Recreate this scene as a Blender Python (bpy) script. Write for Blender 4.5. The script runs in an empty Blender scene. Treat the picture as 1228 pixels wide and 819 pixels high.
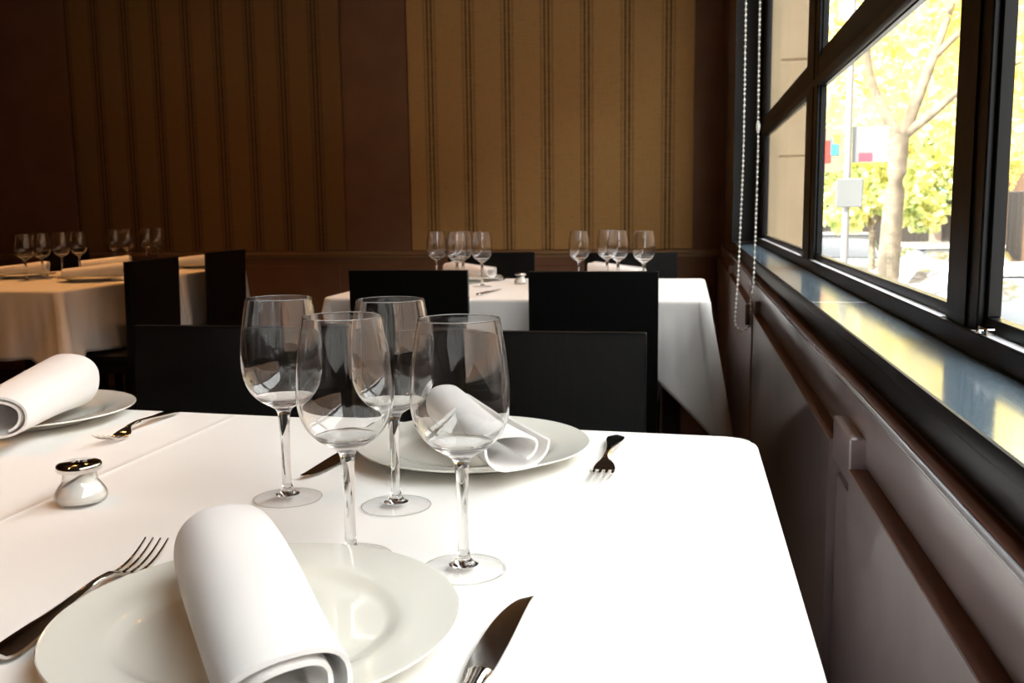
import bpy, bmesh, math, random
from mathutils import Vector, Matrix
PI = math.pi
C = bpy.context.scene.collection
random.seed(7)

# ------------------------------------------------------------------ helpers
def tag(o, label=None, cat=None, group=None, kind=None):
    if label: o['label'] = label
    if cat: o['category'] = cat
    if group: o['group'] = group
    if kind: o['kind'] = kind
    return o

def thing(name, label, cat, loc=(0, 0, 0), rz=0, group=None):
    o = bpy.data.objects.new(name, None); C.objects.link(o)
    o.empty_display_size = .05
    o.location = loc; o.rotation_euler = (0, 0, rz)
    return tag(o, label, cat, group)

def obj(name, bm, mat, parent=None, smooth=False, angle=None):
    me = bpy.data.meshes.new(name)
    bmesh.ops.recalc_face_normals(bm, faces=bm.faces)
    bm.to_mesh(me); bm.free()
    me.materials.append(mat)
    if smooth:
        me.polygons.foreach_set('use_smooth', [True] * len(me.polygons))
        if angle:
            me.set_sharp_from_angle(angle=math.radians(angle))
    o = bpy.data.objects.new(name, me); C.objects.link(o)
    if parent: o.parent = parent
    return o

def struct(name, bm, mat, parent=None, **k):
    o = obj(name, bm, mat, parent, **k)
    if not parent: o['kind'] = 'structure'
    return o

def copy_tree(o, parent=None):
    c = o.copy(); C.objects.link(c)
    c.parent = parent
    for ch in list(o.children):
        copy_tree(ch, c)
    return c

def box(bm, x0, x1, y0, y1, z0, z1, bev=0, seg=1, M=None):
    vs = [bm.verts.new(p) for p in ((x0,y0,z0),(x1,y0,z0),(x1,y1,z0),(x0,y1,z0),(x0,y0,z1),(x1,y0,z1),(x1,y1,z1),(x0,y1,z1))]
    fs = [bm.faces.new([vs[i] for i in f]) for f in ((0,3,2,1),(4,5,6,7),(0,1,5,4),(1,2,6,5),(2,3,7,6),(3,0,4,7))]
    if bev:
        es = list({e for f in fs for e in f.edges})
        r = bmesh.ops.bevel(bm, geom=es, offset=bev, segments=seg, affect='EDGES', profile=.6)
        vs = list({v for f in r['faces'] for v in f.verts} | {v for v in vs if v.is_valid})
    if M is not None:
        for v in vs: v.co = M @ v.co
    return bm

def newbox(*a, **k):
    return box(bmesh.new(), *a, **k)

def prism(bm, prof, y0, y1, axis='y'):
    """closed profile [(u,z)] extruded along an axis"""
    def P(u, w, t): return (u, t, w) if axis == 'y' else (t, u, w)
    a = [bm.verts.new(P(u, w, y0)) for u, w in prof]; b = [bm.verts.new(P(u, w, y1)) for u, w in prof]
    n = len(prof)
    for i in range(n):
        bm.faces.new((a[i], a[(i+1) % n], b[(i+1) % n], b[i]))
    bm.faces.new(a[::-1]); bm.faces.new(b)
    return bm

def lathe(bm, prof, n=48, closed=True):
    """prof [(r,z)], if closed the profile is a loop; r==0 merges on the axis"""
    rings = []
    for r, z in prof:
        if r < 1e-6: rings.append([bm.verts.new((0, 0, z))])
        else: rings.append([bm.verts.new((r*math.cos(2*PI*i/n), r*math.sin(2*PI*i/n), z)) for i in range(n)])
    m = len(rings)
    for k in range(m if closed else m-1):
        a, b = rings[k], rings[(k+1) % m]
        for i in range(n):
            j = (i+1) % n
            if len(a) == 1 and len(b) == 1: break
            if len(a) == 1: bm.faces.new((a[0], b[j], b[i]))
            elif len(b) == 1: bm.faces.new((a[i], a[j], b[0]))
            else: bm.faces.new((a[i], a[j], b[j], b[i]))
    return bm

def tube(bm, pts, rad, n=10, cap=True):
    pts = [Vector(p) for p in pts]
    rads = rad if isinstance(rad, (list, tuple)) else [rad]*len(pts)
    rings = []; up = Vector((0, 0, 1))
    for i, p in enumerate(pts):
        d = (pts[min(i+1, len(pts)-1)] - pts[max(i-1, 0)]).normalized()
        s = d.cross(up)
        if s.length < .05: s = d.cross(Vector((0, 1, 0)))
        s.normalize(); t = s.cross(d)
        rings.append([bm.verts.new(p + rads[i]*(math.cos(2*PI*k/n)*s + math.sin(2*PI*k/n)*t)) for k in range(n)])
    for a, b in zip(rings, rings[1:]):
        for k in range(n):
            bm.faces.new((a[k], a[(k+1) % n], b[(k+1) % n], b[k]))
    if cap:
        bm.faces.new(rings[0][::-1]); bm.faces.new(rings[-1])
    return bm

def crv(pts, n):
    """catmull-rom resample of a list of tuples"""
    P = [pts[0]] + list(pts) + [pts[-1]]; out = []
    segs = len(pts)-1
    for i in range(n+1):
        t = i/n*segs; k = min(int(t), segs-1); u = t-k
        a, b, c, d = P[k], P[k+1], P[k+2], P[k+3]
        out.append(tuple(.5*((2*b[j]) + (-a[j]+c[j])*u + (2*a[j]-5*b[j]+4*c[j]-d[j])*u*u + (-a[j]+3*b[j]-3*c[j]+d[j])*u**3) for j in range(len(a))))
    return out

# ---------------------------------------------------------------- materials
def mat(name):
    m = bpy.data.materials.new(name); m.use_nodes = True
    nt = m.node_tree; b = nt.nodes['Principled BSDF']
    return m, nt, b

def node(nt, t, **k):
    n = nt.nodes.new(t)
    for a, v in k.items(): setattr(n, a, v)
    return n

def math_(nt, op, a, b=None, c=None):
    n = node(nt, 'ShaderNodeMath', operation=op)
    for i, v in enumerate((a, b, c)):
        if v is None: continue
        if isinstance(v, (int, float)): n.inputs[i].default_value = v
        else: nt.links.new(v, n.inputs[i])
    return n.outputs[0]

def simple(name, col, rough=.5, metal=0, coat=0, noise=0, nscale=20, bump=0, bscale=60, spec=.5, var=None, bstretch=(1, 1, 1), bdist=.002):
    m, nt, b = mat(name)
    b.inputs['Base Color'].default_value = (*col, 1)
    b.inputs['Roughness'].default_value = rough
    b.inputs['Metallic'].default_value = metal
    b.inputs['Coat Weight'].default_value = coat
    b.inputs['Specular IOR Level'].default_value = spec
    tc = node(nt, 'ShaderNodeTexCoord')
    mp = node(nt, 'ShaderNodeMapping'); mp.inputs['Scale'].default_value = bstretch
    nt.links.new(tc.outputs['Object'], mp.inputs['Vector'])
    if noise:
        n = node(nt, 'ShaderNodeTexNoise'); n.inputs['Scale'].default_value = nscale; n.inputs['Detail'].default_value = 4
        nt.links.new(mp.outputs['Vector'], n.inputs['Vector'])
        mx = node(nt, 'ShaderNodeMix', data_type='RGBA')
        v = var or tuple(c*(1-noise) for c in col)
        mx.inputs['A'].default_value = (*col, 1); mx.inputs['B'].default_value = (*v, 1)
        rr = node(nt, 'ShaderNodeMapRange'); rr.inputs['From Min'].default_value = .35; rr.inputs['From Max'].default_value = .65
        nt.links.new(n.outputs['Fac'], rr.inputs['Value']); nt.links.new(rr.outputs[0], mx.inputs['Factor'])
        nt.links.new(mx.outputs['Result'], b.inputs['Base Color'])
    if bump:
        n = node(nt, 'ShaderNodeTexNoise'); n.inputs['Scale'].default_value = bscale; n.inputs['Detail'].default_value = 3
        nt.links.new(mp.outputs['Vector'], n.inputs['Vector'])
        bp = node(nt, 'ShaderNodeBump'); bp.inputs['Strength'].default_value = bump; bp.inputs['Distance'].default_value = bdist
        nt.links.new(n.outputs['Fac'], bp.inputs['Height']); nt.links.new(bp.outputs['Normal'], b.inputs['Normal'])
    return m

def cloth_mat(name, col, xs=(), ys=(), weave=900):
    """white linen: fine weave, soft waves, ironed crease ridges at x / y positions (object space)"""
    m, nt, b = mat(name)
    b.inputs['Base Color'].default_value = (*col, 1)
    b.inputs['Roughness'].default_value = .85
    b.inputs['Specular IOR Level'].default_value = .25
    b.inputs['Sheen Weight'].default_value = .15
    tc = node(nt, 'ShaderNodeTexCoord'); sx = node(nt, 'ShaderNodeSeparateXYZ')
    nt.links.new(tc.outputs['Object'], sx.inputs[0])
    h = None
    wob = node(nt, 'ShaderNodeTexNoise'); wob.inputs['Scale'].default_value = 2.5
    nt.links.new(tc.outputs['Object'], wob.inputs['Vector'])
    for ax, vals in (('X', xs), ('Y', ys)):
        for v in vals:
            d = math_(nt, 'ADD', sx.outputs[ax], math_(nt, 'MULTIPLY', math_(nt, 'SUBTRACT', wob.outputs['Fac'], .5), .03))
            d = math_(nt, 'ABSOLUTE', math_(nt, 'SUBTRACT', d, v))
            r = math_(nt, 'MAXIMUM', math_(nt, 'SUBTRACT', 1, math_(nt, 'DIVIDE', d, .012)), 0)
            r = math_(nt, 'MULTIPLY', math_(nt, 'MULTIPLY', r, r), .0016)
            h = r if h is None else math_(nt, 'ADD', h, r)
    n1 = node(nt, 'ShaderNodeTexNoise'); n1.inputs['Scale'].default_value = 5; n1.inputs['Detail'].default_value = 2
    nt.links.new(tc.outputs['Object'], n1.inputs['Vector'])
    n2 = node(nt, 'ShaderNodeTexNoise'); n2.inputs['Scale'].default_value = weave; n2.inputs['Detail'].default_value = 1
    nt.links.new(tc.outputs['Object'], n2.inputs['Vector'])
    s = math_(nt, 'ADD', math_(nt, 'MULTIPLY', n1.outputs['Fac'], .006), math_(nt, 'MULTIPLY', n2.outputs['Fac'], .0001))
    h = s if h is None else math_(nt, 'ADD', h, s)
    bp = node(nt, 'ShaderNodeBump'); bp.inputs['Strength'].default_value = 1; bp.inputs['Distance'].default_value = 1
    nt.links.new(h, bp.inputs['Height']); nt.links.new(bp.outputs['Normal'], b.inputs['Normal'])
    return m

def thin_glass(name, tint=(.985, .99, .99), gain=1.0, rough=0.0):
    m = bpy.data.materials.new(name); m.use_nodes = True; nt = m.node_tree; nt.nodes.clear()
    out = node(nt, 'ShaderNodeOutputMaterial')
    t = node(nt, 'ShaderNodeBsdfTransparent'); t.inputs['Color'].default_value = (*tint, 1)
    g = node(nt, 'ShaderNodeBsdfGlossy'); g.inputs['Roughness'].default_value = rough
    f = node(nt, 'ShaderNodeFresnel'); f.inputs['IOR'].default_value = 1.5
    geo = node(nt, 'ShaderNodeNewGeometry')
    # same reflectance from both sides of the sheet
    mn = node(nt, 'ShaderNodeVectorMath', operation='SCALE')
    s = math_(nt, 'SUBTRACT', 1, math_(nt, 'MULTIPLY', geo.outputs['Backfacing'], 0))
    nt.links.new(geo.outputs['Normal'], mn.inputs[0]); nt.links.new(s, mn.inputs['Scale'])
    lw = node(nt, 'ShaderNodeLayerWeight'); lw.inputs['Blend'].default_value = .5
    # Schlick: F0 + (1-F0) * facing^5
    p = math_(nt, 'POWER', lw.outputs['Facing'], 4.0)
    F = math_(nt, 'MINIMUM', math_(nt, 'MULTIPLY', math_(nt, 'ADD', .045, math_(nt, 'MULTIPLY', p, .955)), gain), 1)
    mx = node(nt, 'ShaderNodeMixShader')
    nt.links.new(F, mx.inputs[0]); nt.links.new(t.outputs[0], mx.inputs[1]); nt.links.new(g.outputs[0], mx.inputs[2])
    nt.links.new(mx.outputs[0], out.inputs['Surface'])
    nt.nodes.remove(f); nt.nodes.remove(mn); nt.nodes.remove(geo)
    return m

def solid_glass(name):
    m, nt, b = mat(name)
    b.inputs['Base Color'].default_value = (1, 1, 1, 1); b.inputs['Roughness'].default_value = 0
    b.inputs['Transmission Weight'].default_value = 1; b.inputs['IOR'].default_value = 1.5
    return m

def fabric_mat(name, base, dark, x0, step):
    """woven hessian wall covering with pairs of dark stripes every <step> metres (object space)"""
    m, nt, b = mat(name)
    b.inputs['Roughness'].default_value = .8; b.inputs['Specular IOR Level'].default_value = .3
    tc = node(nt, 'ShaderNodeTexCoord'); sx = node(nt, 'ShaderNodeSeparateXYZ')
    nt.links.new(tc.outputs['Object'], sx.inputs[0])
    ph = math_(nt, 'DIVIDE', math_(nt, 'SUBTRACT', sx.outputs['X'], x0), step)
    d = math_(nt, 'ABSOLUTE', math_(nt, 'MULTIPLY', math_(nt, 'SUBTRACT', ph, math_(nt, 'ROUND', ph)), step))
    def band(c, w, a):
        r = math_(nt, 'DIVIDE', math_(nt, 'ABSOLUTE', math_(nt, 'SUBTRACT', d, c)), w)
        return math_(nt, 'MULTIPLY', math_(nt, 'MAXIMUM', math_(nt, 'SUBTRACT', 1, r), 0), a)
    s = math_(nt, 'ADD', band(.0125, .0085, 1.0), band(.034, .010, .42))
    s = math_(nt, 'ADD', s, band(.0, .05, .22))
    wv = node(nt, 'ShaderNodeTexNoise'); wv.inputs['Scale'].default_value = 1
    mp = node(nt, 'ShaderNodeMapping'); mp.inputs['Scale'].default_value = (260, 1, 14)
    nt.links.new(tc.outputs['Object'], mp.inputs['Vector']); nt.links.new(mp.outputs[0], wv.inputs['Vector'])
    wh = node(nt, 'ShaderNodeTexNoise'); wh.inputs['Scale'].default_value = 1
    mp2 = node(nt, 'ShaderNodeMapping'); mp2.inputs['Scale'].default_value = (14, 1, 260)
    nt.links.new(tc.outputs['Object'], mp2.inputs['Vector']); nt.links.new(mp2.outputs[0], wh.inputs['Vector'])
    w = math_(nt, 'ADD', wv.outputs['Fac'], wh.outputs['Fac'])
    shade = math_(nt, 'ADD', math_(nt, 'MULTIPLY', math_(nt, 'SUBTRACT', w, 1), .55), math_(nt, 'MULTIPLY', s, .8))
    shade = math_(nt, 'MINIMUM', math_(nt, 'MAXIMUM', shade, 0), 1)
    mx = node(nt, 'ShaderNodeMix', data_type='RGBA')
    mx.inputs['A'].default_value = (*base, 1); mx.inputs['B'].default_value = (*dark, 1)
    nt.links.new(shade, mx.inputs['Factor']); nt.links.new(mx.outputs['Result'], b.inputs['Base Color'])
    bp = node(nt, 'ShaderNodeBump'); bp.inputs['Strength'].default_value = .5; bp.inputs['Distance'].default_value = .0015
    nt.links.new(w, bp.inputs['Height']); nt.links.new(bp.outputs['Normal'], b.inputs['Normal'])
    return m

def leaf_mat(name, cols):
    m = bpy.data.materials.new(name); m.use_nodes = True; nt = m.node_tree; nt.nodes.clear()
    out = node(nt, 'ShaderNodeOutputMaterial')
    tc = node(nt, 'ShaderNodeTexCoord')
    n = node(nt, 'ShaderNodeTexNoise'); n.inputs['Scale'].default_value = 2.2; n.inputs['Detail'].default_value = 6
    nt.links.new(tc.outputs['Object'], n.inputs['Vector'])
    cr = node(nt, 'ShaderNodeValToRGB'); e = cr.color_ramp.elements
    e[0].position = .36; e[0].color = (*cols[0], 1); e[1].position = .64; e[1].color = (*cols[-1], 1)
    for i, c in enumerate(cols[1:-1]):
        q = cr.color_ramp.elements.new(.36 + .28*(i+1)/(len(cols)-1)); q.color = (*c, 1)
    nt.links.new(n.outputs['Fac'], cr.inputs[0])
    d = node(nt, 'ShaderNodeBsdfDiffuse'); t = node(nt, 'ShaderNodeBsdfTranslucent')
    nt.links.new(cr.outputs[0], d.inputs[0]); nt.links.new(cr.outputs[0], t.inputs[0])
    mx = node(nt, 'ShaderNodeMixShader'); mx.inputs[0].default_value = .5
    nt.links.new(d.outputs[0], mx.inputs[1]); nt.links.new(t.outputs[0], mx.inputs[2])
    nt.links.new(mx.outputs[0], out.inputs[0])
    return m

def emit(name, col, s):
    m = bpy.data.materials.new(name); m.use_nodes = True; nt = m.node_tree; nt.nodes.clear()
    out = node(nt, 'ShaderNodeOutputMaterial'); e = node(nt, 'ShaderNodeEmission')
    e.inputs[0].default_value = (*col, 1); e.inputs[1].default_value = s
    nt.links.new(e.outputs[0], out.inputs[0]); return m

WHITE = (.885, .868, .835)
M = {}
M['cloth_front'] = cloth_mat('white_linen_front', WHITE, xs=(-.665,))
M['cloth'] = cloth_mat('white_linen', WHITE, xs=(-.45,))
M['napkin'] = cloth_mat('napkin_linen', (.9, .885, .87), weave=1200)
M['china'] = simple('cream_porcelain', (.82, .815, .74), rough=.12, coat=.6)
M['steel'] = simple('polished_steel', (.78, .76, .73), rough=.09, metal=1, noise=.08, nscale=90)
M['blade'] = simple('brushed_blade', (.62, .6, .59), rough=.16, metal=1, noise=.12, nscale=120)
M['bowl'] = solid_glass('wine_glass_bowl')
M['foot'] = thin_glass('wine_glass_foot', tint=(1, 1, 1), gain=.35)
M['solid'] = solid_glass('stem_glass')
M['shaker_glass'] = thin_glass('shaker_glass', gain=1.4)
M['pane'] = thin_glass('window_pane', tint=(.98, .99, .985), gain=.35)
M['salt'] = simple('salt_grains', (.93, .90, .84), rough=.9, bump=.12, bscale=500)
M['chair'] = simple('black_stained_wood', (.004, .004, .0042), rough=.34, bump=.12, bscale=30, bstretch=(14, 14, 1), spec=.18, noise=.4, nscale=10)
M['wood'] = simple('dark_table_wood', (.03, .018, .012), rough=.5, noise=.4, bstretch=(1, 12, 1))
M['floor'] = simple('dark_oak_floor', (.05, .03, .02), rough=.45, noise=.5, nscale=3, bstretch=(8, 1, 1))
M['ceiling'] = simple('brown_ceiling', (.10, .06, .04), rough=.9, noise=.1)
M['wall'] = simple('brown_satin_paint', (.27, .128, .068), rough=.55, spec=.2, bump=.1, bscale=120, noise=.12, nscale=6)
M['wallside'] = simple('dark_brown_gloss_paint_sheen_tinted', (.42, .335, .335), rough=.32, bump=.08, bscale=45, coat=.6, noise=.15, nscale=8)  # base paler than the brown paint, standing in for sheen on upright faces
M['rail'] = simple('brown_rail_paint', (.40, .21, .09), rough=.5)
M['gray_wall'] = simple('charcoal_paint', (.045, .05, .05), rough=.6)
M['sill'] = simple('polished_black_stone', (.075, .105, .13), rough=.13, noise=1, nscale=350, var=(.14, .19, .23), bump=.03, bscale=30, spec=1.0)
M['ledge'] = simple('red_brown_ledge_shade', (.17, .055, .022), rough=.45, spec=.25)
M['nose'] = simple('black_edge_strip', (.010, .010, .011), rough=.4, spec=.2)
M['frame'] = simple('black_window_paint', (.004, .0036, .0036), spec=.14, rough=.32, bump=.15, bscale=40)
M['pale_gray'] = simple('pale_edge', (.85, .87, .92), rough=.35, metal=.2)
M['cap'] = simple('cap_highlight_paint', (.50, .48, .50), rough=.25, coat=.8)
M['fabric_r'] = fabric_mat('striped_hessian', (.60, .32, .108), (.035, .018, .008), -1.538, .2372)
M['fabric_l'] = fabric_mat('striped_hessian_narrow_shaded', (.29, .148, .052), (.035, .018, .008), -3.541, .2115)  # base darkened to paint in the light falling off toward the left
M['bead'] = simple('pale_plastic_bead', (.9, .88, .8), rough=.25)
M['bead_brown'] = simple('amber_plastic_bead', (.30, .17, .07), rough=.4)
M['brass'] = simple('dark_clip', (.08, .04, .02), rough=.4)

# ----------------------------------------------------------- shell of the room
XW, YB = .22, 5.80        # window wall face, back wall face
ROOF = 2.95
struct('floor', newbox(-6.6, .5, -3.6, YB+.3, -.12, 0), M['floor'])
struct('ceiling', newbox(-6.6, .5, -3.6, YB+.3, ROOF, ROOF+.2), M['ceiling'])
struct('wall_back', newbox(-6.6, .5, YB, YB+.25, 0, ROOF), M['wall'])
struct('wall_left', newbox(-6.6, -6.4, -3.6, YB, 0, ROOF), M['wall'])
struct('wall_front', newbox(-6.4, .5, -3.6, -3.4, 0, ROOF), M['wall'])
bm = bmesh.new()
Y0W, Y1W = -.50, 4.85      # the window opening
box(bm, XW, .42, -3.4, YB, 0, .83)
box(bm, XW, .42, Y1W, YB, .83, ROOF)
box(bm, XW, .42, -3.4, Y0W, .83, ROOF)
box(bm, XW, .42, Y0W, Y1W, 2.35, ROOF)
struct('wall_right', bm, M['wallside'])
# painted reveal at the end of the window
struct('trim_1', newbox(XW, .335, Y1W-.012, Y1W-.0005, .878, 2.35), M['gray_wall'])
# window sill: black polished stone with rounded nose
bm = bmesh.new()
prism(bm, [(.2241, .8305), (.335, .8305), (.335, .8765), (.2241, .8765)], Y0W, Y1W-.012)
struct('trim_2', bm, M['sill'])
bm = bmesh.new()
prism(bm, [(.2240, .8307), (.2240, .8765), (.2212, .8760), (.2205, .8745), (.2205, .862), (.2214, .8607), (.2214, .836), (.2225, .8307)], -3.39, Y1W-.012)
struct('trim_17', bm, M['nose'], smooth=True, angle=30)
struct('trim_20', newbox(.2243, .321, 1.790, 1.7925, .8764, .8767), M['pale_gray'])   # joint between two sill slabs
# board below the sill with a rounded cap
bm = bmesh.new()
prism(bm, [(.2199, .758), (.2005, .758), (.2005, .786), (.1985, .790), (.1985, .8225)] + [(.2045-.006*math.cos(a_), .8225+.006*math.sin(a_)) for a_ in [PI/2*k/6 for k in range(1, 7)]] + [(.2199, .8290)], -3.39, YB-.001)
struct('trim_3', bm, M['wallside'], smooth=True, angle=40)
# door-like lower panels with open joints between them
def lowpanel(n, y0, y1):
    bm = bmesh.new()
    prism(bm, [(.2199, .01), (.181, .01), (.18, .012), (.18, .7565), (.1815, .758), (.2199, .758)], y0, y1)
    struct('trim_%d' % n, bm, M['wallside'])
lowpanel(4, -3.39, 1.085); lowpanel(5, 1.235, 2.66); lowpanel(6, 2.72, 4.3); lowpanel(7, 4.36, YB-.001)
# added pale bead along the cap of the board: its specular highlight painted in
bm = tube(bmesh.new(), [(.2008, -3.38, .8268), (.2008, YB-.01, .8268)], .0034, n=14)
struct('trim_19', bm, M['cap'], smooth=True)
# red-brown strips on panel and under-sill ledges, their darker reflection painted as colour
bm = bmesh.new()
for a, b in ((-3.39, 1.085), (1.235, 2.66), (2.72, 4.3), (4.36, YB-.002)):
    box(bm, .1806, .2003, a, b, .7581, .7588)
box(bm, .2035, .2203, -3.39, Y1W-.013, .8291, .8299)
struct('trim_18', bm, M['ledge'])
# battens in the joints
for n, (a, b) in zip((8, 9, 10), ((1.09, 1.23), (2.665, 2.715), (4.305, 4.355))):
    bm = bmesh.new()
    box(bm, .190, .2199, a, b, .01, .715)
    box(bm, .183, .2199, a+.012, b-.005, .735, .79, bev=.002)
    struct('trim_%d' % n, bm, M['wallside'])
# back wall rail, plinth panel frame and fabric panels
bm = bmesh.new()
prism(bm, [(YB-.001, .757), (YB-.008, .757), (YB-.008, .775), (YB-.030, .779), (YB-.030, .795), (YB-.001, .800)], -6.4, XW, axis='x')
struct('trim_11', bm, M['rail'])
bm = bmesh.new()
for a, b in ((-3.6, -2.16), (-1.9, -.5), (-.3, .17)):
    box(bm, a, b, YB-.012, YB-.001, .08, .706, bev=.003)
struct('trim_12', bm, M['wall'])
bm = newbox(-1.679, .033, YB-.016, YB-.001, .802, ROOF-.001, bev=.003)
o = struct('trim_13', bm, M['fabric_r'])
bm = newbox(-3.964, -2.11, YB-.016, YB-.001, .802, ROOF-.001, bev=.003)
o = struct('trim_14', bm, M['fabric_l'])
bm = newbox(-6.3, -3.972, YB-.014, YB-.001, .802, ROOF-.001, bev=.003)
struct('trim_15', bm, M['wall'])
bm = newbox(-2.102, -1.687, YB-.010, YB-.001, .802, ROOF-.001, bev=.002)
struct('trim_16', bm, M['wall'])

# ------------------------------------------------------------------- window
win = bpy.data.objects.new('window_1', None); C.objects.link(win); win['kind'] = 'structure'
bm = bmesh.new()
box(bm, .322, .353, Y0W+.001, Y1W-.013, .8768, .904, bev=.0015)        # bottom rail
box(bm, .322, .353, Y0W+.001, Y1W-.013, 2.28, 2.349, bev=.002)
box(bm, .322, .353, Y1W-.25, Y1W-.013, .904, 2.28, bev=.002)         # far jamb
box(bm, .331, .353, Y1W-.43, Y1W-.25, .904, 2.28, bev=.002)
box(bm, .326, .353, Y0W+.001, Y0W+.2, .904, 2.28, bev=.002)
obj('frame', bm, M['frame'], win)
posts = [(2.66, 2.90), (1.175, 1.31)]
for a, b in posts:
    bm = bmesh.new()
    box(bm, .330, .353, a, b, .904, 2.28, bev=.002)
    m_ = (a+b)/2
    box(bm, .3275, .3305, a+.3*(b-a), b-.3*(b-a), .88, 2.28, bev=.0005)
    obj('mullion', bm, M['frame'], win)
edges = [Y0W+.2] + sorted(v for p in posts for v in p) + [Y1W-.43]
bays = [(edges[i], edges[i+1]) for i in range(0, len(edges), 2)]
bm = bmesh.new()
prism(bm, [(.353, 1.357), (.336, 1.357), (.331, 1.360), (.3275, 1.367), (.327, 1.378), (.331, 1.384), (.331, 1.428), (.334, 1.431), (.353, 1.431)], Y0W+.2, Y1W-.43)
obj('transom', bm, M['frame'], win, smooth=True, angle=35)
for i, (a, b) in enumerate(bays):
    for z0, z1 in ((.904, 1.3565), (1.4315, 2.28)):
        bm = bmesh.new()
        box(bm, .338, .353, a, b, z0, z0+.0165, bev=.0012)
        box(bm, .341, .353, a, b, z1-.003, z1, bev=.0005)
        box(bm, .338, .353, a, a+.010, z0+.0165, z1-.003, bev=.0012)
        box(bm, .338, .353, b-.010, b, z0+.0165, z1-.003, bev=.0012)
        obj('sash', bm, M['frame'], win)
        obj('pane', newbox(.345, .3485, a+.009, b-.009, z0+.0155, z1-.002), M['pane'], win)
bm = bmesh.new()
box(bm, .324, .333, 1.115, 1.150, .905, .913, bev=.001); box(bm, .318, .326, 1.125, 1.134, .906, .911, bev=.001)
obj('latch', bm, M['steel'], win)
# ledge strip between frame and sash, its reflected highlight painted in as pale colour
for a, b in bays:
    tag(obj('highlight_strip', newbox(.3235, .338, a+.002, b-.002, .9041, .9052), M['pale_gray'], win), 'pale strip painted as the ledge highlight')

# ------------------------------------------------------------------ tables
def cloth(name, corners, z, drop, m, label, group=None, tip=.22, flare=.012, N=60, K=24, seed=0, A=.11, skirt_w=.13):
    """a linen cloth over a quad top: rounded edge, skirt with a pointed corner fold at each corner.
       corners anticlockwise"""
    P = [Vector((*c, 0)) for c in corners]; z -= .0008
    cen = sum(P, Vector())/4
    r = .035
    per = []                                     # (pos, normal, signed corner distance, diagonal)
    for i in range(4):
        a, p, b = P[i-1], P[i], P[(i+1) % 4]
        u = (p-a).normalized(); w = (b-p).normalized()
        n1 = Vector((u.y, -u.x, 0)); n2 = Vector((w.y, -w.x, 0)); dg = (n1+n2).normalized()
        cc = p - u*r - (-w)*r*1.0
        cc = p - n1*r - n2*r
        for k in range(9):
            t = k/8; n = (n1*(1-t) + n2*t).normalized()
            per.append((cc + n*r, n, abs(t-.5)*r*1.2, dg))
        L = (b-p).length
        ss = [r + (L-2*r)*(.5-.5*math.cos(PI*j/(N+1))) for j in range(1, N+1)]
        for s in ss:
            d1 = (P[(i+2) % 4]-b).normalized(); n3 = Vector((d1.y, -d1.x, 0))
            if s < L/2: per.append((p + w*s, n2, s, dg))
            else: per.append((p + w*s, n2, L-s, (n2+n3).normalized()))
    nq = len(per)//4; Al = A if isinstance(A, list) else [A]*4; Tl = tip if isinstance(tip, list) else [tip]*4
    AT = []
    for i in range(len(per)):
        k = ((i + nq//2 - 4)//nq) % 4
        AT.append((Al[k], Tl[k]))
    bm = bmesh.new(); rings = []
    rnd = random.Random(seed); ph = [rnd.uniform(0, 6) for _ in range(6)]
    for f in (.965,):
        rings.append([bm.verts.new((cen.x+(q.x-cen.x)*f, cen.y+(q.y-cen.y)*f, z)) for q, n, d, g in per])
    R = .010
    for j in range(1, 5):                        # rounded edge
        a = j/4*PI/2
        rings.append([bm.verts.new(q - n*R + n*R*math.sin(a) + Vector((0, 0, z-R+R*math.cos(a)))) for q, n, d, g in per])
    V = 16
    for j in range(1, V+1):
        v = j/V; ring = []
        for i, (q, n, d, g) in enumerate(per):
            wv = .02 + skirt_w*v
            c = max(0, 1-d/wv)
            pinch = math.exp(-((d-wv*1.12)/(.035+.03*v))**2)
            s = q.x*9 + q.y*7
            rip = .010*v*math.sin(s*1.7+ph[0]) + .007*v*math.sin(s*3.9+ph[1]) + .003*v*math.sin(s*8.3+ph[3]) + .0015*math.sin(s*14+ph[4])*min(1, v*3)
            Ai, ti = AT[i]
            pos = q + n*(flare*v + rip*(1-c)) + g*Ai*v**.8*c - n*.035*v*pinch*min(1, Ai/.08)
            cs = min(1, d/.30)
            dz = drop*v*(1 + .03*math.sin(s*1.1+ph[2])) + ti*v*max(0, 1-d/.17)**1.1
            ring.append(bm.verts.new(pos + Vector((0, 0, z-R-dz))))
        rings.append(ring)
    n = len(per)
    m_ = n//4; B = rings[0]                       # flat top as a regular grid between the four sides
    S = [[B[(i*m_ + 4 + k) % n] for k in range(m_+1)] for i in range(4)]
    bot, rig, top_, lef = S[0], S[1], S[2][::-1], S[3][::-1]
    G_ = [[None]*(m_+1) for _ in range(m_+1)]
    for j in range(m_+1):
        for i in range(m_+1):
            if j == 0: G_[j][i] = bot[i]
            elif j == m_: G_[j][i] = top_[i]
            elif i == 0: G_[j][i] = lef[j]
            elif i == m_: G_[j][i] = rig[j]
            else:
                u, v = i/m_, j/m_
                q = ((1-v)*bot[i].co + v*top_[i].co + (1-u)*lef[j].co + u*rig[j].co
                     - ((1-u)*(1-v)*bot[0].co + u*(1-v)*bot[m_].co + (1-u)*v*top_[0].co + u*v*top_[m_].co))
                G_[j][i] = bm.verts.new(q)
    for j in range(m_):
        for i in range(m_):
            bm.faces.new((G_[j][i], G_[j][i+1], G_[j+1][i+1], G_[j+1][i]))
    for a, b in zip(rings, rings[1:]):
        for i in range(n): bm.faces.new((a[i], b[i], b[(i+1) % n], a[(i+1) % n]))
    o = obj(name, bm, m, smooth=True)
    md = o.modifiers.new('thickness', 'SOLIDIFY'); md.thickness = .0016; md.offset = 0
    tag(o, label, 'tablecloth', group)
    return o

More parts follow.
